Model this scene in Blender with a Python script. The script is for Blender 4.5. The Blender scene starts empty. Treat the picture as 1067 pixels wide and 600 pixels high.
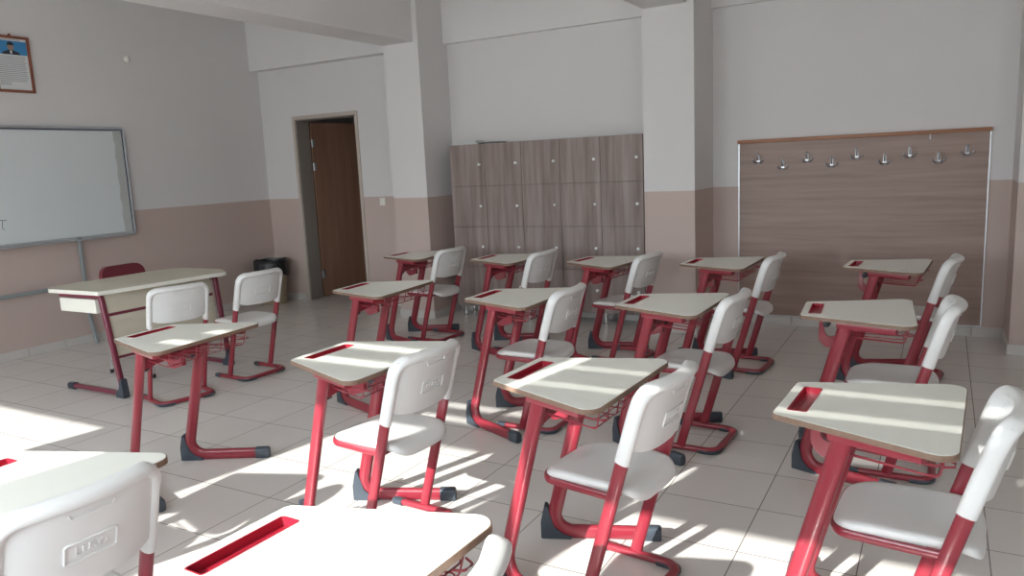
import bpy, bmesh, math, random
from mathutils import Vector, Matrix
random.seed(7)
PI = math.pi
COL = bpy.context.scene.collection

# ------------------------------------------------------------------ materials
def new_mat(name):
    m = bpy.data.materials.new(name); m.use_nodes = True
    nt = m.node_tree; b = nt.nodes['Principled BSDF']
    return m, nt, b
def inp(nt, node, i, v):
    if hasattr(v, 'is_output'): nt.links.new(v, node.inputs[i])
    else: node.inputs[i].default_value = v
def math_n(nt, op, a, b=0.0):
    n = nt.nodes.new('ShaderNodeMath'); n.operation = op
    inp(nt, n, 0, a); inp(nt, n, 1, b); return n.outputs[0]
def mixc(nt, f, a, b):
    n = nt.nodes.new('ShaderNodeMix'); n.data_type = 'RGBA'
    inp(nt, n, 0, f); inp(nt, n, 6, a if hasattr(a, 'is_output') else (*a, 1)); inp(nt, n, 7, b if hasattr(b, 'is_output') else (*b, 1))
    return n.outputs[2]
def noise(nt, scale, detail=3, vec=None, stretch=None, src='Object'):
    n = nt.nodes.new('ShaderNodeTexNoise'); n.inputs['Scale'].default_value = scale; n.inputs['Detail'].default_value = detail
    tc = nt.nodes.new('ShaderNodeTexCoord'); out = tc.outputs[src]
    if stretch:
        mp = nt.nodes.new('ShaderNodeMapping'); mp.inputs['Scale'].default_value = stretch
        nt.links.new(out, mp.inputs[0]); out = mp.outputs[0]
    nt.links.new(out, n.inputs['Vector']); return n.outputs['Fac']
def bump(nt, b, h, strength, dist=0.002):
    n = nt.nodes.new('ShaderNodeBump'); n.inputs['Strength'].default_value = strength; n.inputs['Distance'].default_value = dist
    nt.links.new(h, n.inputs['Height']); nt.links.new(n.outputs[0], b.inputs['Normal'])
def plain(name, col, rough=0.5, metal=0.0, var=0.05, scale=14, bmp=0.0, spec=0.5, coat=0.0):
    m, nt, b = new_mat(name)
    f = noise(nt, scale)
    c = mixc(nt, f, tuple(x*(1-var) for x in col), tuple(min(1, x*(1+var)) for x in col))
    nt.links.new(c, b.inputs['Base Color'])
    b.inputs['Roughness'].default_value = rough; b.inputs['Metallic'].default_value = metal
    b.inputs['Specular IOR Level'].default_value = spec; b.inputs['Coat Weight'].default_value = coat
    if bmp: bump(nt, b, noise(nt, scale*12), bmp)
    return m
def wood(name, c1, c2, stretch, rough=0.5, scale=1.0, contrast=(0.3, 0.7)):
    m, nt, b = new_mat(name)
    f = noise(nt, scale, 6, stretch=stretch); f2 = noise(nt, scale*3.1, 3, stretch=stretch)
    s = math_n(nt, 'ADD', math_n(nt, 'MULTIPLY', f, 0.7), math_n(nt, 'MULTIPLY', f2, 0.3))
    mr = nt.nodes.new('ShaderNodeMapRange'); mr.inputs[1].default_value = contrast[0]; mr.inputs[2].default_value = contrast[1]
    nt.links.new(s, mr.inputs[0])
    nt.links.new(mixc(nt, mr.outputs[0], c1, c2), b.inputs['Base Color'])
    b.inputs['Roughness'].default_value = rough
    return m
def wall_mat():
    m, nt, b = new_mat('two_tone_paint')
    g = nt.nodes.new('ShaderNodeNewGeometry'); sp = nt.nodes.new('ShaderNodeSeparateXYZ'); nt.links.new(g.outputs['Position'], sp.inputs[0])
    up = math_n(nt, 'GREATER_THAN', sp.outputs[2], 1.1955)
    n = noise(nt, 2.0, 4)
    hi = mixc(nt, n, UPPER, tuple(x*0.95 for x in UPPER)); lo = mixc(nt, n, LOWER, tuple(x*0.94 for x in LOWER))
    nt.links.new(mixc(nt, up, lo, hi), b.inputs['Base Color'])
    b.inputs['Roughness'].default_value = 0.62
    bump(nt, b, noise(nt, 60, 3), 0.08)
    return m
UPPER = (0.735, 0.712, 0.71); LOWER = (0.565, 0.448, 0.405)
M = {}
M['wall'] = wall_mat()
M['upper'] = plain('upper_paint', UPPER, 0.65, var=0.03, scale=2)
M['ceiling'] = plain('ceiling_paint', (0.8, 0.795, 0.78), 0.8, var=0.02, scale=2)
def floor_mat():
    m, nt, b = new_mat('floor_tile')
    g = nt.nodes.new('ShaderNodeNewGeometry'); sp = nt.nodes.new('ShaderNodeSeparateXYZ'); nt.links.new(g.outputs['Position'], sp.inputs[0])
    def cell(o, off, s):
        q = math_n(nt, 'DIVIDE', math_n(nt, 'SUBTRACT', o, off-10*s), s)
        fr = math_n(nt, 'FRACT', q); d = math_n(nt, 'MINIMUM', fr, math_n(nt, 'SUBTRACT', 1.0, fr))
        return math_n(nt, 'FLOOR', q), math_n(nt, 'LESS_THAN', math_n(nt, 'MULTIPLY', d, s), 0.0021)
    ix, gx = cell(sp.outputs[0], 6.35, 0.41); iy, gy = cell(sp.outputs[1], -3.815, 0.385)
    grout = math_n(nt, 'MAXIMUM', gx, gy)
    cv = nt.nodes.new('ShaderNodeCombineXYZ'); nt.links.new(ix, cv.inputs[0]); nt.links.new(iy, cv.inputs[1])
    wn = nt.nodes.new('ShaderNodeTexWhiteNoise'); nt.links.new(cv.outputs[0], wn.inputs[0])
    base = mixc(nt, wn.outputs[0], (0.69, 0.645, 0.61), (0.73, 0.685, 0.65))
    base = mixc(nt, math_n(nt, 'MULTIPLY', noise(nt, 7, 5), 0.18), base, (0.50, 0.46, 0.43))
    nt.links.new(mixc(nt, grout, base, (0.21, 0.185, 0.165)), b.inputs['Base Color'])
    b.inputs['Roughness'].default_value = 0.27
    bump(nt, b, math_n(nt, 'SUBTRACT', 1.0, grout), 0.3, 0.001)
    return m
M['floor'] = floor_mat()
M['base'] = plain('skirting_tile', (0.60, 0.57, 0.54), 0.35, var=0.06, scale=5)
M['laminate'] = plain('desk_laminate', (0.80, 0.785, 0.71), 0.32, var=0.015, scale=30)
M['edge'] = plain('particle_board_edge', (0.19, 0.115, 0.078), 0.6, var=0.25, scale=60)
M['red'] = plain('red_powder_coat', (0.255, 0.022, 0.036), 0.3, var=0.06, scale=9, coat=0.25)
M['tray'] = plain('red_plastic', (0.33, 0.014, 0.030), 0.28, var=0.05)
M['plastic'] = plain('white_plastic', (0.735, 0.718, 0.70), 0.36, var=0.02, scale=6)
M['cap'] = plain('slate_plastic_cap', (0.050, 0.062, 0.080), 0.42, var=0.1)
M['knob'] = plain('black_plastic', (0.015, 0.015, 0.018), 0.4)
M['burgundy'] = plain('burgundy_paint', (0.17, 0.022, 0.045), 0.3, coat=0.2)
M['vinyl'] = plain('burgundy_vinyl', (0.15, 0.018, 0.03), 0.5, bmp=0.15)
M['chrome'] = plain('chrome', (0.75, 0.75, 0.76), 0.16, metal=1.0, var=0.02)
M['alu'] = plain('aluminium', (0.62, 0.64, 0.67), 0.35, metal=0.85, var=0.02)
M['grey'] = plain('grey_metal', (0.36, 0.39, 0.40), 0.4, metal=0.3)
M['locker'] = wood('locker_laminate', (0.175, 0.126, 0.113), (0.355, 0.285, 0.262), (11, 11, 0.7), 0.5, 1.0, (0.36, 0.64))
M['locker_body'] = wood('locker_carcass', (0.17, 0.130, 0.12), (0.26, 0.21, 0.195), (22, 22, 1.3), 0.5)
M['panelwood'] = wood('coat_panel_laminate', (0.235, 0.150, 0.122), (0.36, 0.25, 0.21), (1.0, 20, 20), 0.42)
M['trimwood'] = wood('oak_trim', (0.30, 0.13, 0.07), (0.42, 0.20, 0.11), (2, 30, 30), 0.45)
M['doorwood'] = wood('door_veneer', (0.21, 0.108, 0.068), (0.31, 0.170, 0.112), (14, 14, 0.8), 0.45)
M['frame'] = plain('door_frame_paint', (0.52, 0.45, 0.40), 0.5)
M['reveal'] = plain('door_lining', (0.30, 0.265, 0.235), 0.5)
M['deskwood'] = wood('maple_laminate', (0.55, 0.50, 0.39), (0.66, 0.61, 0.50), (24, 1.5, 24), 0.4)
M['deskedge'] = plain('cream_edge', (0.80, 0.78, 0.70), 0.4, var=0.02)
M['board'] = plain('whiteboard_enamel', (0.70, 0.74, 0.755), 0.25, var=0.02, scale=3)
M['board2'] = plain('whiteboard_back', (0.50, 0.52, 0.51), 0.3, var=0.03)
M['navy'] = plain('navy_seal', (0.03, 0.045, 0.10), 0.4)
M['ink'] = plain('marker_ink', (0.16, 0.17, 0.20), 0.5)
M['picframe'] = wood('mahogany_frame', (0.20, 0.062, 0.035), (0.29, 0.10, 0.06), (8, 8, 8), 0.45)
M['paper'] = plain('paper', (0.72, 0.73, 0.74), 0.7, var=0.03)
M['blue'] = plain('blue_print', (0.05, 0.25, 0.52), 0.6)
M['skin'] = plain('printed_skin', (0.32, 0.22, 0.17), 0.7)
M['suit'] = plain('printed_suit', (0.03, 0.035, 0.045), 0.7)
M['print'] = plain('printed_grey', (0.36, 0.37, 0.40), 0.7)
M['bag'] = plain('black_bin_bag', (0.022, 0.023, 0.025), 0.32, bmp=0.3, scale=20)
M['bin'] = plain('beige_bin', (0.36, 0.29, 0.20), 0.5)
M['switch'] = plain('switch_plastic', (0.80, 0.78, 0.72), 0.35)
M['satin'] = plain('satin_nickel', (0.90, 0.90, 0.90), 0.42, metal=0.6, var=0.02)
M['hook'] = plain('dull_chrome', (0.42, 0.42, 0.44), 0.30, metal=1.0, var=0.02)
M['pvc'] = plain('white_pvc', (0.82, 0.83, 0.83), 0.4)
def blind_mat():
    m, nt, b = new_mat('woven_blind')
    b.inputs['Roughness'].default_value = 0.8
    nt.links.new(mixc(nt, noise(nt, 40), (0.70, 0.70, 0.69), (0.74, 0.74, 0.73)), b.inputs['Base Color'])
    t = nt.nodes.new('ShaderNodeBsdfTranslucent'); t.inputs[0].default_value = (0.72, 0.72, 0.72, 1)
    mx = nt.nodes.new('ShaderNodeMixShader'); mx.inputs[0].default_value = 0.45
    nt.links.new(b.outputs[0], mx.inputs[1]); nt.links.new(t.outputs[0], mx.inputs[2]); nt.links.new(mx.outputs[0], nt.nodes['Material Output'].inputs[0])
    return m
M['blind'] = blind_mat()
def glass_mat():
    m, nt, b = new_mat('window_glass')
    t = nt.nodes.new('ShaderNodeBsdfTransparent'); t.inputs[0].default_value = (0.96, 0.98, 0.97, 1)
    gl = nt.nodes.new('ShaderNodeBsdfGlossy'); gl.inputs['Roughness'].default_value = 0.02
    mx = nt.nodes.new('ShaderNodeMixShader'); mx.inputs[0].default_value = 0.05
    nt.links.new(t.outputs[0], mx.inputs[1]); nt.links.new(gl.outputs[0], mx.inputs[2])
    nt.links.new(mx.outputs[0], nt.nodes['Material Output'].inputs[0])
    return m
M['glass'] = glass_mat()

# ------------------------------------------------------------------ mesh helpers
def box(bm, x0, x1, y0, y1, z0, z1, bev=0.0, seg=2, mi=0):
    vs = [bm.verts.new((x, y, z)) for x in (x0, x1) for y in (y0, y1) for z in (z0, z1)]
    fs = [bm.faces.new([vs[i] for i in q]) for q in ((0,1,3,2),(4,6,7,5),(0,4,5,1),(2,3,7,6),(0,2,6,4),(1,5,7,3))]
    for f in fs: f.material_index = mi
    if bev > 0:
        es = list({e for f in fs for e in f.edges})
        r = bmesh.ops.bevel(bm, geom=es, offset=bev, segments=seg, affect='EDGES', profile=0.5)
        for f in r['faces']: f.material_index = mi
    return vs
def fillet(pts, radii, n=6):
    P = [Vector(p) for p in pts]; out = [P[0]]
    for i in range(1, len(P)-1):
        r = radii[i] if isinstance(radii, (list, tuple)) else radii
        a = (P[i-1]-P[i]).normalized(); b = (P[i+1]-P[i]).normalized()
        ang = a.angle(b)
        if r <= 0 or ang > 3.12: out.append(P[i]); continue
        t = min(r/math.tan(ang/2), 0.49*(P[i-1]-P[i]).length, 0.49*(P[i+1]-P[i]).length); r2 = t*math.tan(ang/2)
        c = P[i]+(a+b).normalized()*(r2/math.sin(ang/2))
        u = (P[i]+a*t-c); w = (P[i]+b*t-c); tot = u.angle(w); ax = u.cross(w).normalized()
        for k in range(n+1): out.append(c+Matrix.Rotation(tot*k/n, 3, ax) @ u)
    out.append(P[-1]); return out
def tube(bm, path, a, b=None, side=(0, 1, 0), seg=12, cap=True, closed=False, scale=None, power=1.0):
    """sweep an oval: half width a along `side`, half width b across it"""
    b = a if b is None else b
    P = [Vector(p) for p in path]; n = len(P); rings = []
    S = Vector(side)
    for i in range(n):
        if closed: t = (P[(i+1) % n]-P[i-1]).normalized()
        else: t = (P[min(i+1, n-1)]-P[max(i-1, 0)]).normalized()
        s = S-t*S.dot(t)
        if s.length < 1e-4: s = t.orthogonal()
        s.normalize(); o = t.cross(s)
        k = scale[i] if scale else 1.0
        # keep thickness constant through bends
        ring = []
        for j in range(seg):
            q = 2*PI*j/seg; c, d = math.cos(q), math.sin(q)
            c = math.copysign(abs(c)**power, c); d = math.copysign(abs(d)**power, d)
            ring.append(bm.verts.new(P[i]+s*(a*k*c)+o*(b*k*d)))
        rings.append(ring)
    m = n if closed else n-1
    for i in range(m):
        r0, r1 = rings[i], rings[(i+1) % n]
        for j in range(seg): bm.faces.new((r0[j], r0[(j+1) % seg], r1[(j+1) % seg], r1[j]))
    if cap and not closed:
        bm.faces.new(list(reversed(rings[0]))); bm.faces.new(rings[-1])
    return rings
def round_poly(pts, r, n=6):
    """2-D polygon with rounded corners"""
    out = []; N = len(pts)
    for i in range(N):
        p = Vector((*pts[i], 0)); a = (Vector((*pts[i-1], 0))-p); b = (Vector((*pts[(i+1) % N], 0))-p)
        rr = r[i] if isinstance(r, (list, tuple)) else r
        if rr <= 0: out.append((p.x, p.y)); continue
        an, bn = a.normalized(), b.normalized(); ang = an.angle(bn)
        t = min(rr/math.tan(ang/2), 0.49*a.length, 0.49*b.length); r2 = t*math.tan(ang/2)
        c = p+(an+bn).normalized()*(r2/math.sin(ang/2)); u = p+an*t-c; w = p+bn*t-c
        tot = u.angle(w); ax = u.cross(w).normalized()
        for k in range(n+1):
            q = c+Matrix.Rotation(tot*k/n, 3, ax) @ u; out.append((q.x, q.y))
    return out
def prism(bm, poly, z0, z1, hole=None, mi_side=0, mi_top=0, axis='z', chamfer=0.0):
    def P(u, v, z): return {'z': (u, v, z), 'x': (z, u, v), 'y': (u, z, v)}[axis]
    def loop(pl, z): return [bm.verts.new(P(u, v, z)) for u, v in pl]
    def sides(l0, l1, mi):
        for i in range(len(l0)):
            f = bm.faces.new((l0[i], l0[(i+1) % len(l0)], l1[(i+1) % len(l1)], l1[i])); f.material_index = mi
    lo = loop(poly, z0); hi = loop(poly, z1); sides(lo, hi, mi_side)
    if hole is None:
        bm.faces.new(list(reversed(lo))).material_index = mi_top; bm.faces.new(hi).material_index = mi_top
    else:
        hl = loop(hole, z0); hh = loop(hole, z1); sides(hh, hl, mi_side)
        for A, B in ((lo, hl), (hi, hh)):
            es = []
            for L in (A, B):
                for i in range(len(L)):
                    e = bm.edges.get((L[i], L[(i+1) % len(L)])) or bm.edges.new((L[i], L[(i+1) % len(L)])); es.append(e)
            r = bmesh.ops.triangle_fill(bm, edges=es, use_beauty=True)
            for f in r['geom']:
                if isinstance(f, bmesh.types.BMFace): f.material_index = mi_top
def lathe(bm, prof, seg=20, c=(0, 0, 0), axis='z'):
    rings = []
    for r, h in prof:
        ring = []
        for j in range(seg):
            q = 2*PI*j/seg; u, v = r*math.cos(q), r*math.sin(q)
            p = {'z': (u, v, h), 'y': (u, h, v), 'x': (h, u, v)}[axis]
            ring.append(bm.verts.new(Vector(p)+Vector(c)))
        rings.append(ring)
    for a, b in zip(rings, rings[1:]):
        for j in range(seg): bm.faces.new((a[j], a[(j+1) % seg], b[(j+1) % seg], b[j]))
    bm.faces.new(list(reversed(rings[0]))); bm.faces.new(rings[-1])
def obj(name, bm, mats, parent=None, smooth=True, angle=40):
    bmesh.ops.recalc_face_normals(bm, faces=bm.faces)
    me = bpy.data.meshes.new(name); bm.to_mesh(me); bm.free()
    for m in (mats if isinstance(mats, (list, tuple)) else [mats]): me.materials.append(m)
    if smooth:
        for p in me.polygons: p.use_smooth = True
        me.set_sharp_from_angle(angle=math.radians(angle))
    o = bpy.data.objects.new(name, me); COL.objects.link(o)
    if parent: o.parent = parent
    return o
def B(): return bmesh.new()
def tag(o, label, cat, group=None):
    o['label'] = label; o['category'] = cat
    if group: o['group'] = group
    return o
def thing(name, label, cat, loc=(0, 0, 0), rz=0, group=None):
    o = bpy.data.objects.new(name, None); o.empty_display_size = 0.1; COL.objects.link(o)
    o.location = loc; o.rotation_euler = (0, 0, rz); return tag(o, label, cat, group)
def struct(name, bm, m, smooth=False):
    o = obj(name, bm, m, smooth=smooth); o['kind'] = 'structure'; return o
def dup(root, loc, rz, label, group=None):
    def rec(o, par):
        c = o.copy(); COL.objects.link(c)
        if par: c.parent = par
        for ch in [x for x in ALLCH if x.parent == o]: rec(ch, c)
        return c
    ALLCH = list(COL.objects)
    r = rec(root, None); r.location = loc; r.rotation_euler = (0, 0, rz); r['label'] = label
    if group: r['group'] = group
    return r

# ------------------------------------------------------------------ room
CZ = 3.25; XE = 10.1; YS = -7.1
b = B(); box(b, -0.2, XE+0.2, YS-0.3, 0.4, -0.1, 0); struct('floor', b, M['floor'])
b = B(); box(b, -0.2, XE+0.2, YS-0.3, 0.45, CZ, CZ+0.15); struct('ceiling', b, M['ceiling'])
b = B(); box(b, -0.2, 0, YS-0.3, 0.4, 0, CZ); struct('wall_west', b, M['wall'])
b = B(); box(b, XE, XE+0.2, YS-0.3, 0.4, 0, CZ); struct('wall_east', b, M['wall'])
DX0, DX1, DT = 0.4826, 1.4406, 2.12
b = B()
box(b, 0, DX0+0.03, 0, 0.2, 0, CZ); box(b, DX1-0.03, 2.23, 0, 0.2, 0, CZ); box(b, DX0+0.03, DX1-0.03, 0, 0.2, DT-0.03, CZ)
struct('wall_north', b, M['wall'])
for k, (x0, x1, yw) in enumerate([(2.62, 4.80, 0.02), (5.20, 7.43, 0.211), (7.84, XE, 0.211)]):
    b = B(); box(b, x0, x1, yw, 0.4, 0, CZ); struct('wall_north_%d' % (k+2), b, M['wall'])
# columns and downstand beams
for k, (x0, x1, yf) in enumerate([(2.2195, 2.6293, -0.4676), (4.7847, 5.2138, -0.3616), (7.415, 7.845, -0.315)]):
    b = B(); box(b, x0, x1, yf, 0.3, 0, CZ); struct('wall_column_%d' % (k+1), b, M['wall'])
for k, (x0, x1, yf, z) in enumerate([(2.2195, 2.575, -0.4676, 2.652), (4.796, 5.155, -0.3616, 2.664), (7.43, 7.80, -0.315, 2.66)]):
    b = B(); box(b, x0, x1, YS, yf+0.0005, z, CZ); struct('trim_%d' % (k+1), b, M['upper'])
b = B(); box(b, 0, 2.2195, -0.12, 0.1, 2.655, CZ); box(b, 2.6293, 4.7847, -0.045, 0.1, 2.668, CZ)
box(b, 5.2138, 7.415, 0.165, 0.3, 2.69, CZ); box(b, 7.845, XE, 0.165, 0.3, 2.69, CZ); struct('trim_4', b, M['upper'])
# skirting
def skirt(name, rects):
    b = B()
    for (x0, x1, y0, y1) in rects:
        box(b, x0, x1, y0, y1, 0, 0.074, 0.002, 1)
    return struct(name, b, M['base'])
def tiles_x(x0, x1, y0, y1, n=0.33):
    out = []; x = x0
    while x < x1-0.01: out.append((x, min(x+n-0.003, x1), y0, y1)); x += n
    return out
def tiles_y(y0, y1, x0, x1, n=0.33):
    return [(c, d, a, bb) for a, bb, c, d in tiles_x(y0, y1, x0, x1, n)]
t = 0.012
skirt('baseboard_west', tiles_y(-6.9, -0.012, 0, t))
skirt('baseboard_north', tiles_x(t, DX0-0.01, -t, 0.01) + tiles_x(DX1+0.01, 2.2195-t, -t, 0.01) + tiles_x(2.6293+t, 4.7847-t, 0.02-t, 0.03)
      + tiles_x(5.2138+t, 7.415-t, 0.211-t, 0.22) + tiles_x(7.845+t, XE, 0.211-t, 0.22)
      + sum([[(x0-t, x1+t, yf-t, yf+0.01), (x0-t, x0+0.01, yf+0.01, yw), (x1-0.01, x1+t, yf+0.01, yw2)] for x0, x1, yf, yw, yw2 in
             [(2.2195, 2.6293, -0.4676, -0.01, 0.01), (4.7847, 5.2138, -0.3616, 0.01, 0.2), (7.415, 7.845, -0.315, 0.2, 0.2)]], []))
# south wall with the windows behind the camera
WIN = [(0.55, 1.97, 1.72), (3.23, 4.65, 2.02), (5.11, 6.62, 1.84), (7.85, 9.25, 1.45)]
SILL, HEAD = 0.92, 2.63
b = B()
xs = -0.2
for x0, x1, _ in WIN:
    box(b, xs, x0, YS-0.25, YS, 0, CZ); xs = x1
    box(b, x0, x1, YS-0.25, YS, 0, SILL); box(b, x0, x1, YS-0.25, YS, HEAD, CZ)
box(b, xs, XE+0.2, YS-0.25, YS, 0, CZ); struct('wall_south', b, M['wall'])
for k, (x0, x1, zb) in enumerate(WIN):
    b = B(); y0, y1 = YS-0.24, YS-0.19
    box(b, x0, x0+0.045, y0, y1, SILL, HEAD); box(b, x1-0.045, x1, y0, y1, SILL, HEAD)
    box(b, x0+0.045, x1-0.045, y0, y1, SILL, SILL+0.045); box(b, x0+0.045, x1-0.045, y0, y1, HEAD-0.045, HEAD)
    w = struct('window_%d' % (k+1), b, M['pvc'])
    b = B(); box(b, x0+0.045, x1-0.045, YS-0.22, YS-0.216, SILL+0.045, HEAD-0.045); obj('window_pane', b, M['glass'], w, smooth=False)
    b = B(); box(b, x0-0.02, x1+0.02, YS-0.15, YS+0.03, SILL, SILL+0.02, 0.004); obj('window_sill', b, M['base'], w)
    # half lowered slat blind, hanging just inside the opening, with two open gaps
    bl = thing('window_blind', ['grey slat blind lowered furthest, over the window nearest the whiteboard wall', 'grey slat blind raised highest, over the second window from the whiteboard wall',
               'grey slat blind hung short of one jamb, over the third window from the whiteboard wall', 'grey slat blind over the window furthest from the whiteboard wall'][k],
               'blind', ((x0+x1)/2, YS+0.012, HEAD), 0, 'window blinds')
    hw = (x1-x0)/2; xl = -hw-0.03 + (0.178 if k == 2 else 0); xr = hw+0.05
    b = B(); box(b, xl, xr, 0, 0.06, 0.0, 0.07, 0.01); obj('headrail', b, M['pvc'], bl)
    gw = 0.008 if k == 2 else 0.020
    gaps = [(2.352-gw, 2.352+gw), (2.232-gw, 2.232+gw)] if k else []
    z = HEAD+0.005; edges = []
    for g0, g1 in gaps: edges.append((g1, z)); z = g0
    edges.append((zb, z))
    for lo, hi in edges:
        n = max(1, round((hi-lo)/0.055)); h = (hi-lo)/n
        for i in range(n):
            b = B(); box(b, xl, xr, 0.012, 0.022, lo+i*h-HEAD, lo+(i+1)*h-HEAD+0.001, 0.001, 1); obj('slat', b, M['blind'], bl)
    for u in (0.15, 0.85):
        b = B(); tube(b, [(xl+(xr-xl)*u, 0.026, 0), (xl+(xr-xl)*u, 0.026, zb-HEAD)], 0.002, seg=6); obj('cord', b, M['blind'], bl)
    lt = bpy.data.lights.new('portal_%d' % (k+1), 'AREA'); lt.shape = 'RECTANGLE'; lt.size = x1-x0; lt.size_y = HEAD-SILL
    lt.cycles.is_portal = True
    lo_ = bpy.data.objects.new('window_portal_%d' % (k+1), lt); COL.objects.link(lo_)
    lo_.location = ((x0+x1)/2, YS-0.26, (SILL+HEAD)/2); lo_.rotation_euler = (PI/2, 0, 0)
# door: frame, lining, open leaf, corridor beyond
b = B(); y0 = -0.012
box(b, DX0, DX0+0.04, y0, 0.21, 0, DT, 0.002, 1, 0); box(b, DX1-0.04, DX1, y0, 0.21, 0, DT, 0.002, 1, 0); box(b, DX0+0.04, DX1-0.04, y0, 0.21, DT-0.04, DT, 0.002, 1, 0)
d = struct('door_1', b, M['frame'])
b = B(); box(b, DX0+0.0405, DX0+0.05, 0.004, 0.19, 0, DT-0.041); box(b, DX1-0.05, DX1-0.0405, 0.004, 0.19, 0, DT-0.041); box(b, DX0+0.05, DX1-0.05, 0.004, 0.19, DT-0.05, DT-0.041)
obj('door_lining', b, M['reveal'], d, smooth=False)
a = math.radians(75); hx, hy = DX0+0.062, 0.215
leaf = B(); box(leaf, 0, 0.85, 0, 0.04, 0.012, 2.05, 0.002, 1)
leaf = obj('door_leaf', leaf, M['doorwood'], d); leaf.location = (hx, hy, 0); leaf.rotation_euler = (0, 0, a)
for z in (0.28, 1.55, 1.82):
    b = B(); lathe(b, [(0.011, z-0.045), (0.011, z+0.045)], 12, (-0.002, -0.008, 0)); box(b, 0, 0.035, -0.0015, 0.003, z-0.045, z+0.045); obj('hinge', b, M['alu'], leaf)
b = B(); tube(b, fillet([(0.78, -0.01, 1.02), (0.78, -0.05, 1.02), (0.67, -0.05, 1.02)], 0.012), 0.009, seg=10); lathe(b, [(0.025, -0.008), (0.025, 0.001)], 16, (0.78, 0, 1.02), 'y'); obj('door_handle', b, M['alu'], leaf)
b = B()
box(b, -0.6, 2.6, 0.4, 2.2, -0.1, 0); struct('floor_corridor', b, M['floor'])
b = B(); box(b, -0.6, 2.6, 2.2, 2.3, 0, 2.7); box(b, -0.7, -0.6, 0.4, 2.3, 0, 2.7); box(b, -0.7, -0.15, 0.25, 0.4, 0, 2.7); box(b, 2.2, 2.7, 0.2, 0.4, 0, 2.7); box(b, 2.6, 2.7, 0.2, 2.3, 0, 2.7)
struct('wall_corridor', b, M['wall'])
b = B(); box(b, -0.7, 2.7, 0.2, 2.3, 2.7, 2.8); struct('ceiling_corridor', b, M['ceiling'])

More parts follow.
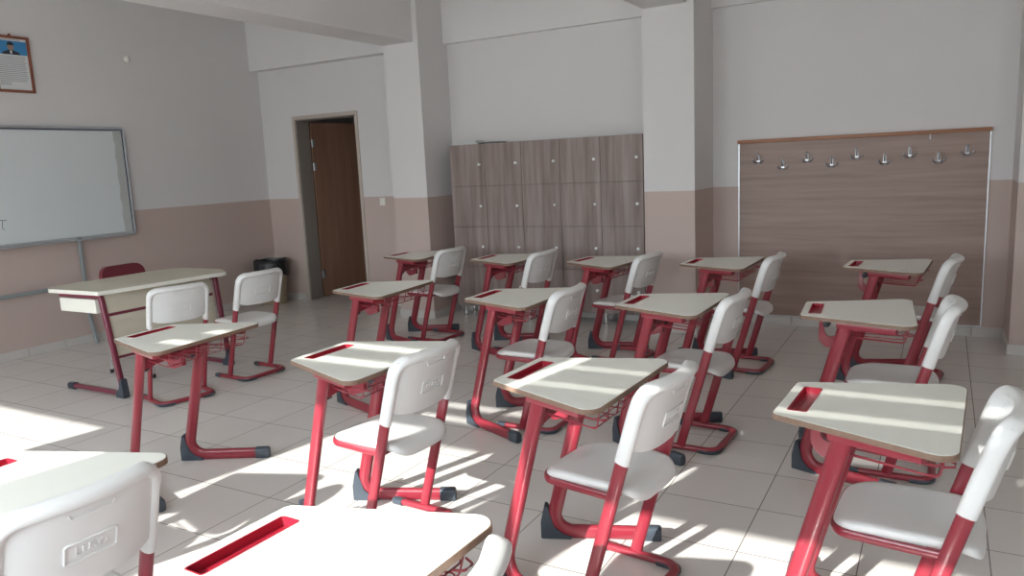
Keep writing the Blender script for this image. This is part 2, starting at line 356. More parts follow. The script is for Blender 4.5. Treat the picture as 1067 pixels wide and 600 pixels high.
# ------------------------------------------------------------------ student desk (front = -x)
DF, DR, DD, DZ = 0.3366, 0.6783, 0.4692, 0.737
def build_desk(label):
    root = thing('school_desk', label, 'desk')
    def trap(off=0.0):
        return [(-DD/2-off, -DF/2-off), (DD/2+off, -DR/2-off), (DD/2+off, DR/2+off), (-DD/2-off, DF/2+off)]
    rad = [0.022, 0.045, 0.045, 0.022]
    tray = round_poly([(-0.205, -0.125), (-0.148, -0.125), (-0.148, 0.125), (-0.205, 0.125)], 0.008, 3)
    b = B(); prism(b, round_poly(trap(), rad, 7), DZ-0.018, DZ, hole=tray); obj('desktop', b, M['laminate'], root, angle=30)
    b = B(); prism(b, round_poly(trap(0.0022), rad, 7), DZ-0.0175, DZ-0.0012, hole=round_poly(trap(0.0001), rad, 7)); obj('edge_band', b, M['edge'], root, angle=30)
    # pencil tray
    b = B()
    ti = round_poly([(-0.2015, -0.1215), (-0.1515, -0.1215), (-0.1515, 0.1215), (-0.2015, 0.1215)], 0.006, 3)
    to = round_poly([(-0.2049, -0.1249), (-0.1481, -0.1249), (-0.1481, 0.1249), (-0.2049, 0.1249)], 0.008, 3)
    prism(b, to, DZ-0.024, DZ+0.0008, hole=ti); prism(b, ti, DZ-0.024, DZ-0.020)
    for sx in (-0.188, -0.165): box(b, sx-0.0015, sx+0.0015, -0.05, 0.05, DZ-0.0201, DZ-0.0185)
    obj('pencil_tray', b, M['tray'], root, angle=30)
    for s in (-1, 1):
        top = (-0.035, s*0.180, DZ-0.02); bend = (-0.222, s*0.172, 0.027); end = (0.155, s*0.335, 0.027)
        b = B()
        path = fillet([top, bend, end], [0, 0.075, 0], 10)
        # oval tube, wide along the fore-aft direction
        n = len(path); rings = []
        tube(b, path, 0.018, 0.028, side=(-0.25, s*1.0, 0.0), seg=16, power=0.8)
        leg = obj('leg', b, M['red'], root)
        # moulded corner shoe under the bend
        d2 = Vector((end[0]-bend[0], end[1]-bend[1], 0)).normalized(); nn = Vector((-d2.y, d2.x, 0))
        b = B(); prof = [(-0.036, 0.0), (0.085, 0.0), (0.085, 0.012), (0.045, 0.024), (0.014, 0.052), (-0.006, 0.135), (-0.019, 0.142), (-0.036, 0.07)]
        va = [b.verts.new(Vector((bend[0], bend[1], 0))+d2*u+nn*-0.0215+Vector((0, 0, v))) for u, v in prof]
        vb = [b.verts.new(Vector((bend[0], bend[1], 0))+d2*u+nn*0.0215+Vector((0, 0, v))) for u, v in prof]
        for i in range(len(prof)): b.faces.new((va[i], va[(i+1) % len(prof)], vb[(i+1) % len(prof)], vb[i]))
        b.faces.new(va); b.faces.new(list(reversed(vb)))
        bmesh.ops.bevel(b, geom=list(b.edges), offset=0.003, segments=2, affect='EDGES')
        obj('corner_shoe', b, M['cap'], leg)
        e = Vector(end)
        b = B(); tube(b, [e-d2*0.045, e+d2*0.018, e+d2*0.024], 0.0215, 0.031, side=tuple(nn), seg=16, power=0.6, scale=[1.0, 1.0, 0.85])
        for v in b.verts: v.co.z = max(v.co.z, 0.0)
        obj('end_cap', b, M['cap'], leg)
        # screw knob on the inner face of the column
        b = B(); lathe(b, [(0.006, s*0.165), (0.006, s*0.152), (0.016, s*0.150), (0.017, s*0.134), (0.012, s*0.130)], 14, (-0.070, 0, 0.598), 'y'); obj('adjusting_knob', b, M['knob'], leg)
        # top rail carrying the desktop
        b = B(); tube(b, [(-0.075, s*0.182, DZ-0.0345), (0.16, s*0.262, DZ-0.0345)], 0.018, 0.0155, side=(-0.3, s*1.0, 0), seg=8, power=0.5); obj('top_rail', b, M['red'], root, angle=50)
    # hook bracket in front of the cross bar
    b = B(); yb = 0.07
    out = round_poly([(-0.060, 0.718), (-0.166, 0.718), (-0.170, 0.570), (-0.135, 0.534), (-0.060, 0.556)], [0.0, 0.02, 0.05, 0.03, 0.0], 5)
    hol = round_poly([(-0.080, 0.680), (-0.142, 0.680), (-0.144, 0.606), (-0.122, 0.586), (-0.082, 0.600)], [0.012, 0.02, 0.04, 0.02, 0.012], 5)
    prism(b, out, yb-0.012, yb+0.012, hole=hol, axis='y'); br = obj('hook_bracket', b, M['red'], root, angle=30)
    b = B(); lathe(b, [(0.004, yb-0.030), (0.017, yb-0.027), (0.019, yb), (0.017, yb+0.027), (0.004, yb+0.030)], 14, (-0.134, 0, 0.655), 'y'); obj('hook_knob', b, M['knob'], br)
    # cross bar with arched lower edge
    b = B(); N = 14; vs = []
    for i in range(N+1):
        y = -0.166+0.332*i/N; q = y/0.166
        vs.append((y, 0.615-0.018*q*q))
    poly = vs + [(0.166, 0.672), (-0.166, 0.672)]
    prism(b, poly, -0.075, -0.045, axis='x'); obj('cross_bar', b, M['red'], root, angle=30)
    # wire book basket
    b = B(); w = 0.0024
    def fr(z, x0, x1, h0, h1): return fillet([(x0, 0, z), (x0, -h0, z), (x1, -h1, z), (x1, h1, z), (x0, h0, z), (x0, 0, z)], 0.02, 4)
    tube(b, fr(0.708, -0.03, 0.205, 0.165, 0.25), w*1.2, seg=6)
    tube(b, fr(0.678, -0.03, 0.20, 0.163, 0.245), w, seg=6)
    tube(b, fr(0.646, -0.03, 0.19, 0.160, 0.235), w, seg=6)
    for k in range(7):
        f = -1+2*k/6; y0, y1 = f*0.155, f*0.225
        tube(b, fillet([(-0.032, y0, 0.708), (-0.032, y0, 0.641), (0.192, y1, 0.641), (0.207, y1*1.03, 0.710)], 0.018, 3), w, seg=6)
    for s in (-1, 1):
        tube(b, fillet([(0.20, s*0.19, 0.678), (0.226, s*0.20, 0.678), (0.226, s*0.23, 0.678), (0.20, s*0.243, 0.678)], 0.008, 3), w*1.2, seg=6)
    obj('book_basket', b, M['red'], root)
    return root

# ------------------------------------------------------------------ student chair (front = -x), uprights lean back
CW, KK, CB = 0.185, 0.29, 0.177
def build_chair(label):
    root = thing('school_chair', label, 'chair')
    # sled base
    b = B(); z = 0.021
    tube(b, fillet([(-0.140, -CB, z), (0.187, -CB, z), (0.187, CB, z), (-0.140, CB, z)], 0.055, 8), 0.014, 0.0165, side=(0, 0, 1), seg=12, power=0.75)
    base = obj('sled_base', b, M['red'], root)
    for s in (-1, 1):
        b = B(); tube(b, [(-0.105, s*CB, 0.020), (-0.152, s*CB, 0.020), (-0.159, s*CB, 0.020)], 0.0155, 0.020, side=(0, 0, 1), seg=12, power=0.7, scale=[1, 1, 0.8])
        for v in b.verts: v.co.z = max(v.co.z, 0.0)
        obj('foot_cap', b, M['cap'], base)
        b = B(); q = 0.187-0.055+0.055*math.cos(PI/4); r = CW-0.055+0.055*math.sin(PI/4)
        tube(b, fillet([(0.10, s*CB, 0.017), (0.185, s*CB, 0.017), (0.185, s*(CB-0.08), 0.017)], 0.055, 6), 0.016, 0.0195, side=(0, 0, 1), seg=10)
        for v in b.verts: v.co.z = min(max(v.co.z, 0.0), 0.022)
        obj('corner_glide', b, M['cap'], base)
        b = B(); tube(b, [(KK*0.03, s*CW, 0.03), (KK*0.70, s*CW, 0.70)], 0.0125, 0.0225, side=(0, 1, 0), seg=14, power=0.75); obj('upright', b, M['red'], root)
    # seat frame
    b = B(); zf = 0.409; xu = KK*zf
    tube(b, fillet([(xu, -CW+0.004, zf), (-0.172, -0.160, zf+0.001), (-0.172, 0.160, zf+0.001), (xu, CW-0.004, zf)], 0.06, 8), 0.013, 0.011, side=(0, 0, 1), seg=10, power=0.75)
    tube(b, [(xu, -CW+0.004, zf), (xu, CW-0.004, zf)], 0.011, seg=10)
    obj('seat_frame', b, M['red'], root)
    # moulded seat
    b = B(); NU = 44
    def outline(t, sc):
        c, s = math.cos(t), math.sin(t); p = 0.37
        u = math.copysign(abs(c)**p, c); v = math.copysign(abs(s)**p, s)
        hw = 0.171-0.006*max(0, -u)
        return (0.012+0.191*u*sc, hw*v*sc)
    def ztop(x, y):
        xx = (x-0.015)/0.19; yy = y/0.163
        return 0.449-0.011*(1-yy*yy)*(1-min(1, abs(xx-0.25))**2)*1.0-0.016*max(0, -xx-0.55)/0.45*1.0-0.034*(max(0, xx-0.62)/0.38)**2
    rings = []
    spec = [(0.12, 0), (0.3, 0), (0.48, 0), (0.64, 0), (0.78, 0), (0.89, -0.0), (0.955, -0.002), (0.99, -0.008), (1.0, -0.018), (0.99, -0.028), (0.955, -0.030), (0.80, -0.024), (0.3, -0.022)]
    for sc, dz in spec:
        ring = []
        for i in range(NU):
            x, y = outline(2*PI*i/NU, sc); ring.append(b.verts.new((x, y, ztop(x, y)+dz)))
        rings.append(ring)
    for r0, r1 in zip(rings, rings[1:]):
        for i in range(NU): b.faces.new((r0[i], r0[(i+1) % NU], r1[(i+1) % NU], r1[i]))
    b.faces.new(rings[0]); b.faces.new(list(reversed(rings[-1])))
    obj('seat', b, M['plastic'], root, angle=60)
    # backrest shell: hollow sleeves over the uprights running into a rolled top rim, thin panel between
    b = B(); ZT, RC = 0.780, 0.046
    yz = fillet([(0, -CW, 0.534), (0, -CW, ZT), (0, CW, ZT), (0, CW, 0.534)], RC, 10)
    pts = []
    for i in range(len(yz)-1):
        p, q = yz[i], yz[i+1]; n = 12 if (p-q).length > 0.15 else 1
        for k in range(n): pts.append(p.lerp(q, k/n))
    pts.append(yz[-1])
    path = []; scl = []
    for p in pts:
        lift = 0.003*(1-(p.y/CW)**2) if p.z > ZT-0.004 else 0.0
        f = max(0.0, min(1.0, (p.z-0.70)/0.08))
        path.append((KK*p.z+0.040*f*(1-min(1, abs(p.y)/CW)**2)+0.006*f, p.y, p.z+lift)); scl.append(1.0)
    tube(b, path, 0.0255, 0.0165, side=(1, 0, -0.29), seg=16, scale=scl, power=0.85)
    NY, NZ = 26, 14
    for sgn in (1, -1):
        g = []
        for i in range(NY+1):
            y = -CW+2*CW*i/NY; q = abs(y)/CW; zb = 0.556+0.026*q**4; zt = ZT+0.008*(1-q*q)
            row = []
            for j in range(NZ+1):
                z = zb+(zt-zb)*j/NZ; f = j/NZ
                x = KK*z+0.010+(0.044-0.004*f)*(1-q**2.4)
                row.append(b.verts.new((x+sgn*0.0045, y, z)))
            g.append(row)
        for i in range(NY):
            for j in range(NZ): b.faces.new((g[i][j], g[i+1][j], g[i+1][j+1], g[i][j+1]))
        if sgn == 1: g1 = g
    for i in range(NY): b.faces.new((g1[i][0], g1[i+1][0], g[i+1][0], g[i][0]))
    back = obj('backrest', b, M['plastic'], root, angle=60)
    def onback(y, z, d):                      # point on the rear face of the panel
        q = abs(y)/CW; f = max(0, (z-0.565)/0.21); x = KK*z+0.010+(0.044-0.004*f)*(1-q**2.4)+0.0045
        return (x+d, y, z)
    b = B()
    loop = [Vector((0, u, v)) for u, v in round_poly([(-0.062, 0.628), (0.062, 0.628), (0.062, 0.676), (-0.062, 0.676)], 0.006, 3)]
    dens = []
    for i in range(len(loop)):
        p, q = loop[i], loop[(i+1) % len(loop)]; n = 8 if (p-q).length > 0.06 else 1
        for k in range(n): dens.append(p.lerp(q, k/n))
    tube(b, [onback(p.y, p.z, 0.002) for p in dens], 0.003, side=(1, 0, -0.29), seg=8, closed=True); obj('logo_frame', b, M['plastic'], back)
    # embossed lettering
    cu = bpy.data.curves.new('lettering', 'FONT'); cu.body = 'LUSO'; cu.size = 0.030; cu.extrude = 0.0020; cu.align_x = 'CENTER'; cu.align_y = 'CENTER'; cu.resolution_u = 3; cu.space_character = 1.1
    tmp = bpy.data.objects.new('lettering', cu); COL.objects.link(tmp)
    dg = bpy.context.evaluated_depsgraph_get(); me = bpy.data.meshes.new_from_object(tmp.evaluated_get(dg)); bpy.data.objects.remove(tmp)
    for v in me.vertices:
        y, z, dd = v.co.x, v.co.y, v.co.z
        v.co = onback(y, 0.652+z, dd+0.0018)
    me.materials.clear(); me.materials.append(M['plastic']); me.name = 'embossed_lettering'
    o = bpy.data.objects.new('embossed_lettering', me); COL.objects.link(o); o.parent = back
    b = B(); tube(b, [onback(-0.054, 0.752, 0.001)]+[onback(-0.048+0.096*i/12, 0.741, 0.002) for i in range(13)]+[onback(0.054, 0.752, 0.001)], 0.0028, side=(1, 0, -0.29), seg=8)
    obj('grip_ridge', b, M['plastic'], back)
    return root

DESKS = [
 ('D2', 5.8729, -4.1794, -0.0484, 'cream-topped red desk in the centre foreground, bright strip along its pencil tray'),
 ('D1', 4.9364, -4.2057, -0.0174, 'cream-topped red desk with two wide sun bands, tucked against a sunlit-seat chair in left foreground'),
 ('D3', 6.8120, -4.1835, -0.0498, 'cream-topped red desk nearest the right edge, two thin light bands crossing its top'),
 ('D4', 3.8367, -2.7518, 0.0742, 'cream-topped red desk of the middle row standing furthest left, in front of the door'),
 ('D5', 2.9923, -1.1838, 0.0412, 'small-looking red desk of the back row furthest left, beside the column near the door'),
 ('D6', 3.9298, -1.2528, -0.0389, 'back-row red desk in front of the left half of the lockers'),
 ('D7', 4.7916, -1.2811, -0.1200, 'back-row red desk in front of the right end of the lockers'),
 ('D8', 4.8687, -2.7994, 0.0060, 'middle-row red desk second from the left, in shade below the lockers'),
 ('D9', 5.7603, -2.7552, -0.0211, 'middle-row red desk third from the left, below the bare column'),
 ('D10', 5.6348, -1.2267, -0.0298, 'back-row red desk in front of the column and left end of the coat panel'),
 ('D11', 6.6493, -2.7386, 0.0654, 'middle-row red desk furthest right, directly behind the nearest right-hand desk'),
 ('D12', 6.6768, -1.1837, -0.0650, 'back-row red desk furthest right, in front of the middle of the coat panel'),
 ('D13', 3.7573, -4.1809, 0.0731, 'red desk standing without a chair, right of the teacher table, sun patches on its top'),
 ('D14', 4.9472, -5.5945, 0.0151, 'desk in the bottom left corner, half sunlit, with an embossed chair back before it'),
 ('D16', 3.9000, -5.5800, 0.02, 'desk just outside the left edge, ahead of the half sunlit corner desk'),
 ('D15', 5.9355, -5.5469, -0.0362, 'desk at the bottom centre with its whole top bleached white by sun'),
]
CHAIRS = [
 ('C2', 5.9950, -4.1950, -0.1100, 'white and red chair in the centre foreground, turned slightly, beside the nearest right-hand desk'),
 ('C1', 5.0360, -4.1960, -0.0500, 'white and red chair with a sunlit seat in the left centre foreground'),
 ('C3', 6.9120, -4.1860, -0.0500, 'white and red chair cut by the right edge of the photo'),
 ('C5', 3.1200, -1.1600, -0.0600, 'white and red chair at the back-row desk nearest the door, before the column'),
 ('C6', 4.0400, -1.2450, -0.0700, 'white and red back-row chair before the middle of the lockers'),
 ('C7', 4.9080, -1.2620, -0.1100, 'white and red back-row chair before the right end of the lockers'),
 ('C8', 4.9700, -2.7850, 0.0000, 'white and red middle-row chair second from the left aisle, below the lockers'),
 ('C9', 5.8620, -2.7350, -0.0500, 'white and red middle-row chair below the bare column'),
 ('C10', 5.7700, -1.2230, -0.0600, 'white and red back-row chair at the left edge of the coat panel'),
 ('C11', 6.7900, -2.7220, 0.0000, 'white and red middle-row chair in front of the right part of the coat panel'),
 ('C12', 6.8050, -1.1650, -0.1100, 'white and red back-row chair tight against the desk under the coat hooks'),
 ('C14', 5.0450, -5.5780, -0.0300, 'white chair back with embossed logo plate filling the bottom left corner'),
 ('C16', 4.0100, -5.5750, 0.0000, 'white chair just outside the left edge, at the front desk of the window row'),
 ('C15', 6.0520, -5.5750, 0.1000, 'white chair seen almost edge-on at the bottom centre behind the bleached desk'),
 ('A', 2.4234, -3.2615, -0.2700, 'white and red chair left of its pair, its back to us before the teacher table'),
 ('B', 2.4396, -2.6377, -0.0615, 'white and red chair right of its pair, standing between teacher table and bin'),
]
first = None
for n, x, y, a, lab in DESKS:
    if first is None:
        first = build_desk(lab); first.location = (x, y, 0); first.rotation_euler = (0, 0, a); first['group'] = 'school desks in rows'
    else: dup(first, (x, y, 0), a, lab, 'school desks in rows')
first = None
for n, x, y, a, lab in CHAIRS:
    if first is None:
        first = build_chair(lab); first.location = (x, y, 0); first.rotation_euler = (0, 0, a); first['group'] = 'white school chairs'
    else: dup(first, (x, y, 0), a, lab, 'white school chairs')

# ------------------------------------------------------------------ teacher table
T = thing('teacher_table', 'long maple teacher table with burgundy frame, left below the whiteboard', 'table', (1.73, -2.96, 0))
L = 0.535
top = round_poly([(-0.385, -0.34), (-0.335, -0.525), (0.275, -0.512), (0.398, 0.455), (0.20, 0.575), (-0.28, 0.565), (-0.36, 0.43)], [0.2, 0.09, 0.006, 0.03, 0.2, 0.14, 0.2], 7)
b = B(); prism(b, top, 0.722, 0.75); obj('tabletop', b, M['deskwood'], T, angle=30)
b = B(); prism(b, [(x*1.006, y*1.004) for x, y in top], 0.7225, 0.749, hole=[(x*1.0005, y*1.0005) for x, y in top]); obj('edge_band', b, M['deskedge'], T, angle=30)
for s in (-1, 1):
    y = -0.465 if s < 0 else 0.445; q0 = 0.225 if s < 0 else 0.275
    b = B(); tube(b, fillet([(-0.24, y, 0.705), (q0, y, 0.705), (0.345, y, 0.028), (-0.26, y, 0.028)], [0, 0.02, 0.03, 0], 6), 0.020, 0.017, side=(0, 1, 0), seg=12, power=0.7)
    leg = obj('leg', b, M['burgundy'], T)
    b = B(); va = []
    prof = [(0.285, 0), (0.372, 0), (0.376, 0.02), (0.362, 0.13), (0.345, 0.135), (0.325, 0.055), (0.285, 0.048)]
    prism(b, [(u, v) for u, v in prof], y-0.024, y+0.024, axis='y'); bmesh.ops.bevel(b, geom=list(b.edges), offset=0.003, segments=2, affect='EDGES'); obj('corner_shoe', b, M['cap'], leg)
    b = B(); tube(b, [(-0.22, y, 0.026), (-0.285, y, 0.026), (-0.292, y, 0.026)], 0.025, 0.0255, side=(0, 1, 0), seg=12, power=0.7, scale=[1, 1, .85])
    for v in b.verts: v.co.z = max(v.co.z, 0)
    obj('end_cap', b, M['cap'], leg)
def lean(z): return 0.238+(0.705-z)/0.677*0.09
def slab(name, z0, z1, th, m, off=0.0):
    b = B(); x0, x1 = lean(z0)-off, lean(z1)-off
    vs = [b.verts.new((x, y, z)) for (x, z) in ((x0-th, z0), (x0, z0), (x1, z1), (x1-th, z1)) for y in (-0.445, 0.425)]
    for q in ((0, 2, 3, 1), (2, 4, 5, 3), (4, 6, 7, 5), (6, 0, 1, 7), (0, 6, 4, 2), (1, 3, 5, 7)): b.faces.new([vs[i] for i in q])
    return obj(name, b, m, T, smooth=False)
slab('modesty_panel', 0.585, 0.720, 0.018, M['deskwood'], 0.004); slab('modesty_panel', 0.285, 0.565, 0.018, M['deskwood'], 0.004)
slab('cross_rail', 0.565, 0.585, 0.024, M['burgundy']); slab('cross_rail', 0.268, 0.285, 0.024, M['burgundy'])
b = B(); box(b, -0.235, 0.185, -0.487, -0.12, 0.588, 0.685, 0.003, 1); dr = obj('drawer', b, M['deskedge'], T)
b = B(); tube(b, fillet([(-0.236, -0.36, 0.64), (-0.262, -0.36, 0.64), (-0.262, -0.25, 0.64), (-0.236, -0.25, 0.64)], 0.008, 4), 0.005, seg=8); obj('drawer_handle', b, M['chrome'], dr)

# teacher chair (front = +x)
Tc = thing('teacher_chair', 'burgundy upholstered chair with chrome legs behind the teacher table', 'chair', (1.56, -2.79, 0), 0.04)
b = B(); box(b, -0.20, 0.23, -0.21, 0.21, 0.43, 0.485, 0.022, 4); obj('seat_cushion', b, M['vinyl'], Tc)
b = B()
N = 16
poly = round_poly([(-0.20, 0.55), (0.20, 0.55), (0.185, 0.825), (-0.185, 0.825)], [0.04, 0.04, 0.07, 0.07], 6)
prism(b, poly, -0.275, -0.235, axis='x')
for v in b.verts: v.co.x -= 0.028*(1-(v.co.y/0.2)**2)+(v.co.z-0.55)*0.12
obj('back_cushion', b, M['vinyl'], Tc)
for s in (-1, 1):
    b = B(); tube(b, fillet([(-0.275, s*0.17, 0.74), (-0.225, s*0.195, 0.41), (-0.245, s*0.225, 0.008)], 0.05), 0.011, seg=10); o = obj('rear_leg', b, M['chrome'], Tc)
    b = B(); lathe(b, [(0.014, 0), (0.015, 0.03)], 12, (-0.245, s*0.225, 0)); obj('rubber_tip', b, M['knob'], o)
    b = B(); tube(b, fillet([(-0.21, s*0.193, 0.415), (0.17, s*0.193, 0.415), (0.235, s*0.22, 0.008)], 0.05), 0.011, seg=10); o = obj('front_leg', b, M['chrome'], Tc)
    b = B(); lathe(b, [(0.014, 0), (0.015, 0.03)], 12, (0.235, s*0.22, 0)); obj('rubber_tip', b, M['knob'], o)

# ------------------------------------------------------------------ whiteboard on its stand
W = thing('whiteboard', 'wide whiteboard in an aluminium frame on a grey stand against the left wall', 'whiteboard', (0, -3.13, 0))
y0, y1, z0, z1 = -1.35, 1.347, 0.9642, 1.9975
b = B(); box(b, 0.012, 0.026, y0+0.02, y1-0.02, z0+0.02, z1-0.02); obj('backing_panel', b, M['board2'], W, smooth=False)
b = B(); pl = [(y0+0.03, z0+0.035)]
pl += [(1.228+0.006*math.sin(k*1.3)+0.004*math.sin(k*3.1), z0+0.035+(z1-z0-0.075)*k/24) for k in range(25)]
pl += [(y0+0.03, z1-0.04)]
prism(b, pl, 0.026, 0.0285, axis='x'); sh = obj('writing_sheet', b, M['board'], W, smooth=False)
b = B()
tube(b, fillet([(0.022, 0, z1-0.012), (0.022, y1-0.012, z1-0.012), (0.022, y1-0.012, z0+0.012), (0.022, y0+0.012, z0+0.012), (0.022, y0+0.012, z1-0.012), (0.022, 0, z1-0.012)], 0.02, 5), 0.020, 0.013, side=(1, 0, 0), seg=10, power=0.6)
obj('frame', b, M['alu'], W)
b = B(); box(b, 0.0262, 0.030, y1-0.034, y1-0.025, z0+0.025, z1-0.025); box(b, 0.0262, 0.030, y0+0.025, y1-0.034, z1-0.033, z1-0.025); obj('seal_strip', b, M['navy'], W, smooth=False)
b = B(); box(b, 0.036, 0.085, y0+0.05, y1-0.05, z0-0.004, z0+0.006, 0.002, 1); obj('pen_ledge', b, M['alu'], W)
b = B()
tube(b, [(0.0292, 0.095, 1.205), (0.0292, 0.160, 1.200)], 0.003, 0.0008, side=(0, 0, 1), seg=6); tube(b, fillet([(0.0292, 0.128, 1.2025), (0.0292, 0.118, 1.135), (0.0292, 0.135, 1.118)], 0.01), 0.0008, 0.003, side=(1, 0, 0), seg=6)
obj('marker_scribble', b, M['ink'], sh, smooth=False)
for yy in (0.753, -0.75):
    b = B(); tube(b, fillet([(0.045, yy, z0+0.03), (0.045, yy, 0.26), (0.115, yy+0.0, 0.0)], 0.05), 0.019, 0.013, side=(0, 1, 0), seg=10, power=0.6)
    for v in b.verts: v.co.z = max(0, v.co.z)
    obj('post', b, M['grey'], W)
b = B(); tube(b, [(0.046, -0.75, 0.555), (0.046, 0.753, 0.555)], 0.019, 0.012, side=(0, 0, 1), seg=10, power=0.6); obj('cross_rail', b, M['grey'], W)

# framed print
P = thing('picture_frame', 'mahogany framed print with a blue portrait header, high on the left wall', 'picture', (0.0, -2.722, 2.51))
hw, hh = 0.156, 0.235
b = B(); prism(b, [(-hw, -hh), (hw, -hh), (hw, hh), (-hw, hh)], 0.004, 0.024, hole=[(-hw+0.022, -hh+0.022), (hw-0.022, -hh+0.022), (hw-0.022, hh-0.022), (-hw+0.022, hh-0.022)], axis='x'); obj('frame', b, M['picframe'], P, smooth=False)
b = B(); box(b, 0.004, 0.012, -hw+0.02, hw-0.02, -hh+0.02, hh-0.02); pp = obj('print', b, M['paper'], P, smooth=False)
b = B(); box(b, 0.0121, 0.0128, -hw+0.024, hw-0.024, hh-0.155, hh-0.042); obj('blue_header', b, M['blue'], pp, smooth=False)
b = B(); prism(b, [(-0.078, hh-0.155), (0.078, hh-0.155), (0.065, hh-0.135), (0.02, hh-0.118), (-0.02, hh-0.118), (-0.065, hh-0.135)], 0.0128, 0.0134, axis='x'); obj('printed_suit', b, M['suit'], pp, smooth=False)
b = B(); prism(b, [(0.027*math.cos(2*PI*k/20), hh-0.088+0.035*math.sin(2*PI*k/20)) for k in range(20)], 0.0134, 0.0140, axis='x'); obj('printed_face', b, M['skin'], pp, smooth=False)
b = B(); prism(b, [(-0.010, hh-0.124), (0.010, hh-0.124), (0.004, hh-0.150), (-0.004, hh-0.150)], 0.0134, 0.0140, axis='x'); obj('printed_shirt', b, M['paper'], pp, smooth=False)
b = B(); prism(b, [(0.029*math.cos(PI*k/12), hh-0.078+0.030*math.sin(PI*k/12)) for k in range(13)], 0.0140, 0.0144, axis='x'); obj('printed_hair', b, M['suit'], pp, smooth=False)
b = B()
box(b, 0.0121, 0.0126, -0.085, 0.085, hh-0.036, hh-0.029); obj('printed_title', b, M['print'], pp, smooth=False); b = B()
for k in range(16):
    z = hh-0.172-k*0.0155; x1 = 0.115-random.random()*0.02
    box(b, 0.0121, 0.0126, -0.118, x1 if k < 14 else -0.03, z-0.003, z+0.003)
obj('printed_lines', b, M['print'], pp, smooth=False)
b = B(); lathe(b, [(0.006, 0.0), (0.006, 0.02), (0.010, 0.022), (0.010, 0.026)], 10, (0, 0, hh+0.008), 'x'); obj('hanging_nail', b, M['picframe'], P)
# small round fitting on the left wall
b = B(); lathe(b, [(0.031, -0.002), (0.031, 0.012), (0.028, 0.022), (0.018, 0.030), (0.004, 0.033)], 20, (0, 0, 0), 'x')
o = obj('cable_cover', b, M['switch']); o.location = (0.0, -1.645, 2.648); tag(o, 'small round white cap on the bare left wall above the whiteboard corner', 'wall cap')
# light switch
s = thing('light_switch', 'square cream light switch between door and first column', 'switch', (1.703, 0, 1.14))
b = B(); box(b, -0.038, 0.038, -0.010, 0, -0.040, 0.040, 0.004, 2); obj('cover_plate', b, M['switch'], s)
b = B(); box(b, -0.024, 0.024, -0.015, -0.0095, -0.027, 0.027, 0.002, 2); obj('rocker', b, M['switch'], s)

# ------------------------------------------------------------------ lockers
Lk = thing('locker_cabinet', 'grey-brown wooden locker bank, twenty square doors, between the two columns', 'lockers', (0, 0, 0))
LX0, LX1, LY = 2.7774, 4.7424, -0.2613
b = B(); box(b, LX0, LX1, LY+0.019, 0.015, 0.105, 1.6793); obj('body', b, M['locker_body'], Lk, smooth=False)
cw = (LX1-LX0)/5; rows = [1.6793, 1.2836, 0.8943, 0.502, 0.107]
knobz = [1.486, 1.091, 0.700, 0.318]
for r in range(4):
    for c in range(5):
        b = B(); x0, x1 = LX0+c*cw+0.0018, LX0+(c+1)*cw-0.0018
        box(b, x0, x1, LY, LY+0.018, rows[r+1]+0.0018, rows[r]-0.0018, 0.001, 1); dd = obj('locker_door', b, M['locker'], Lk)
        kx = LX0+c*cw+0.337+ (0.003 if c else 0)
        b = B(); lathe(b, [(0.011, 0.0), (0.009, -0.006), (0.007, -0.010), (0.013, -0.016), (0.014, -0.022), (0.009, -0.026)], 14, (kx, LY, knobz[r]), 'y'); obj('door_knob', b, M['satin'], dd)
for x in (LX0+0.06, LX0+0.22, LX0+cw*2, LX0+cw*3, LX0+cw*4, LX1-0.06):
    for y in (LY+0.05, -0.05):
        b = B(); lathe(b, [(0.028, 0), (0.028, 0.008), (0.020, 0.012), (0.020, 0.105)], 14, (x, y, 0)); obj('leg', b, M['chrome'], Lk)
# things on top of the lockers
b = B()
for k in range(8):
    vs0 = len(b.verts); box(b, -0.14+0.006*k, 0.13-0.004*k, -0.10, 0.08, 0.004*k, 0.004*k+0.003)
o = obj('paper_stack', b, M['paper'], smooth=False); o.location = (2.95, -0.14, 1.6793); o.rotation_euler = (0, 0, 0.08); tag(o, 'thin stack of white paper on the left end of the lockers', 'paper')
b = B(); box(b, -0.11, 0.11, -0.08, 0.08, 0, 0.012, 0.003, 2)
o = obj('notebook', b, M['cap']); o.location = (3.20, -0.14, 1.6793); o.rotation_euler = (0, 0, -0.1); tag(o, 'thin dark notebook lying on the lockers beside the paper stack', 'notebook')

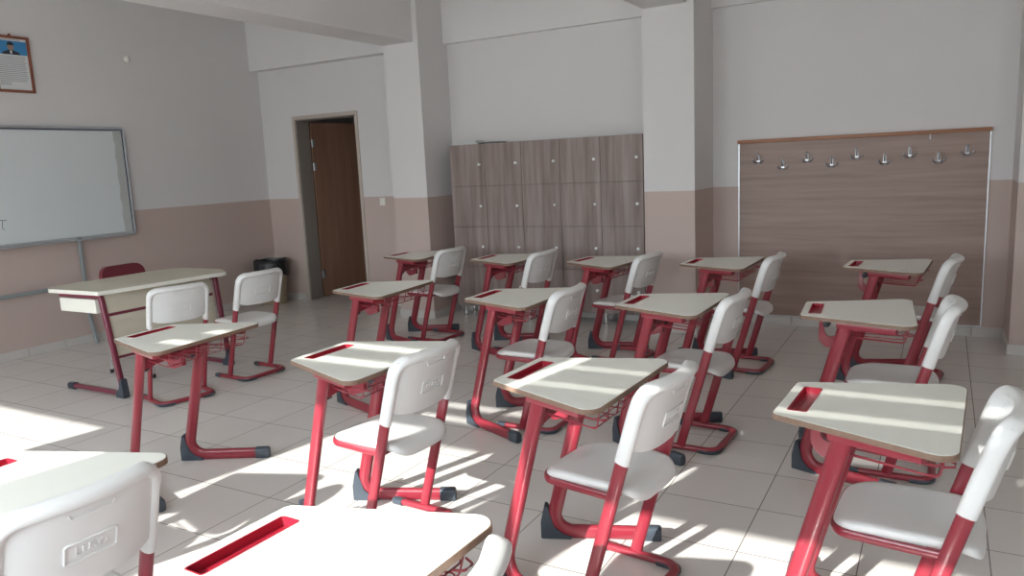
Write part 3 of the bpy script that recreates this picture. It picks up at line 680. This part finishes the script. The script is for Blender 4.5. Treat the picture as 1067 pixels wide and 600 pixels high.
# ------------------------------------------------------------------ coat panel
C = thing('coat_rack', 'wide brown wooden wall panel with nine chrome coat hooks', 'coat rack', (0, 0.2095, 0))
HX0, HX1, HZ0, HZ1 = 5.4368, 7.2679, 0.0793, 1.5846
b = B(); box(b, HX0+0.006, HX1-0.006, -0.018, 0, HZ0+0.006, HZ1-0.028); obj('back_panel', b, M['panelwood'], C, smooth=False)
b = B(); box(b, HX0-0.006, HX1+0.006, -0.045, 0, HZ1-0.030, HZ1, 0.004, 2); obj('top_trim', b, M['trimwood'], C)
for (a0, a1, c0, c1) in ((HX0, HX0+0.008, HZ0, HZ1-0.030), (HX1-0.008, HX1, HZ0, HZ1-0.030), (HX0+0.008, HX1-0.008, HZ0, HZ0+0.008)):
    b = B(); box(b, a0, a1, -0.022, 0, c0, c1); obj('edge_strip', b, M['alu'], C, smooth=False)
for hx_, hz_ in [(5.601, 1.415), (5.8, 1.357), (5.99, 1.409), (6.179, 1.362), (6.363, 1.419), (6.564, 1.369), (6.737, 1.413), (6.935, 1.364), (7.12, 1.413)]:
    b = B()
    prism(b, [(hx_+u, hz_+v) for u, v in round_poly([(-0.011, -0.03), (0.011, -0.03), (0.011, 0.042), (-0.011, 0.042)], 0.008, 4)], -0.023, -0.018, axis='y')
    tube(b, fillet([(hx_, -0.022, hz_+0.005), (hx_, -0.045, hz_-0.005), (hx_, -0.062, hz_+0.042)], 0.012), 0.006, seg=10, scale=None)
    lathe(b, [(0.004, -0.010), (0.009, -0.005), (0.009, 0.005), (0.004, 0.010)], 10, (hx_, -0.062, hz_+0.046), 'z')
    for s in (-1, 1):
        tube(b, fillet([(hx_, -0.022, hz_-0.022), (hx_+s*0.024, -0.040, hz_-0.028), (hx_+s*0.040, -0.048, hz_-0.004)], 0.014), 0.0055, seg=10)
        lathe(b, [(0.003, -0.007), (0.0075, -0.003), (0.0075, 0.003), (0.003, 0.007)], 10, (hx_+s*0.040, -0.048, hz_), 'z')
    obj('coat_hook', b, M['hook'], C)
b = B(); box(b, 6.868, 6.876, -0.020, -0.018, 1.515, 1.555); obj('paper_tag', b, M['paper'], C, smooth=False)

# ------------------------------------------------------------------ bin
Bn = thing('waste_bin', 'beige bin lined with a black bag in the corner beside the door', 'bin', (0.215, -0.27, 0))
b = B(); lathe(b, [(0.135, 0), (0.140, 0.004), (0.175, 0.47), (0.168, 0.47), (0.134, 0.01)], 28); obj('bin_body', b, M['bin'], Bn)
b = B(); seg = 40; prof = [(0.166, 0.40), (0.170, 0.49), (0.176, 0.515), (0.186, 0.51), (0.190, 0.46), (0.192, 0.38), (0.190, 0.335), (0.178, 0.335)]
rings = []
for r, h in prof:
    rings.append([b.verts.new(((r+0.006*math.sin(7*q)*math.sin(h*40)+0.004*math.sin(13*q))*math.cos(q), (r+0.006*math.sin(7*q)+0.004*math.sin(11*q+1))*math.sin(q), h+0.012*math.sin(5*q+2)*(1 if h < 0.4 else 0.5))) for q in [2*PI*j/seg for j in range(seg)]])
for r0, r1 in zip(rings, rings[1:]):
    for j in range(seg): b.faces.new((r0[j], r0[(j+1) % seg], r1[(j+1) % seg], r1[j]))
obj('bin_bag', b, M['bag'], Bn, angle=80)

# ------------------------------------------------------------------ light
az = (0.182, 0.983); el = math.radians(28.0)
dirv = Vector((az[0]*math.cos(el), az[1]*math.cos(el), -math.sin(el)))
sl = bpy.data.lights.new('sun', 'SUN'); sl.energy = 12.5; sl.angle = math.radians(0.55); sl.color = (1.0, 0.985, 0.965)
so = bpy.data.objects.new('sun', sl); COL.objects.link(so); so.rotation_euler = dirv.to_track_quat('-Z', 'Y').to_euler()
wd = bpy.data.worlds.new('sky'); bpy.context.scene.world = wd; wd.use_nodes = True
wn = wd.node_tree; bg = wn.nodes['Background']; bg.inputs[1].default_value = 12.4
tc = wn.nodes.new('ShaderNodeTexCoord'); sx = wn.nodes.new('ShaderNodeSeparateXYZ'); wn.links.new(tc.outputs['Generated'], sx.inputs[0])
mr = wn.nodes.new('ShaderNodeMapRange'); mr.inputs[1].default_value = -0.03; mr.inputs[2].default_value = 0.12
wn.links.new(sx.outputs[2], mr.inputs[0])
wn.links.new(mixc(wn, mr.outputs[0], (0.78, 0.80, 0.82), (1.10, 1.20, 1.32)), bg.inputs[0])

# ------------------------------------------------------------------ camera
f, cx, cy, cz, yaw, pitch, roll = 793.1294, 6.973, -6.5226, 1.4756, 0.5179, -0.1612, -0.0464
fw = Vector((-math.sin(yaw)*math.cos(pitch), math.cos(yaw)*math.cos(pitch), math.sin(pitch)))
r = Vector((math.cos(yaw), math.sin(yaw), 0)); u = r.cross(fw)
r2 = math.cos(roll)*r+math.sin(roll)*u; u2 = -math.sin(roll)*r+math.cos(roll)*u
cam = bpy.data.cameras.new('camera'); cam.sensor_width = 36; cam.lens = f/1067*36; cam.clip_start = 0.05
co = bpy.data.objects.new('camera', cam); COL.objects.link(co)
co.matrix_world = Matrix(((r2.x, u2.x, -fw.x, cx), (r2.y, u2.y, -fw.y, cy), (r2.z, u2.z, -fw.z, cz), (0, 0, 0, 1)))
sc = bpy.context.scene; sc.camera = co
sc.view_settings.view_transform = 'Standard'; sc.view_settings.look = 'None'; sc.view_settings.gamma = 1.0
sc.view_settings.use_curve_mapping = False; sc.view_settings.exposure = 0.0
sc.cycles.max_bounces = 10; sc.cycles.diffuse_bounces = 6; sc.cycles.sample_clamp_indirect = 6
sc.cycles.use_denoising = True
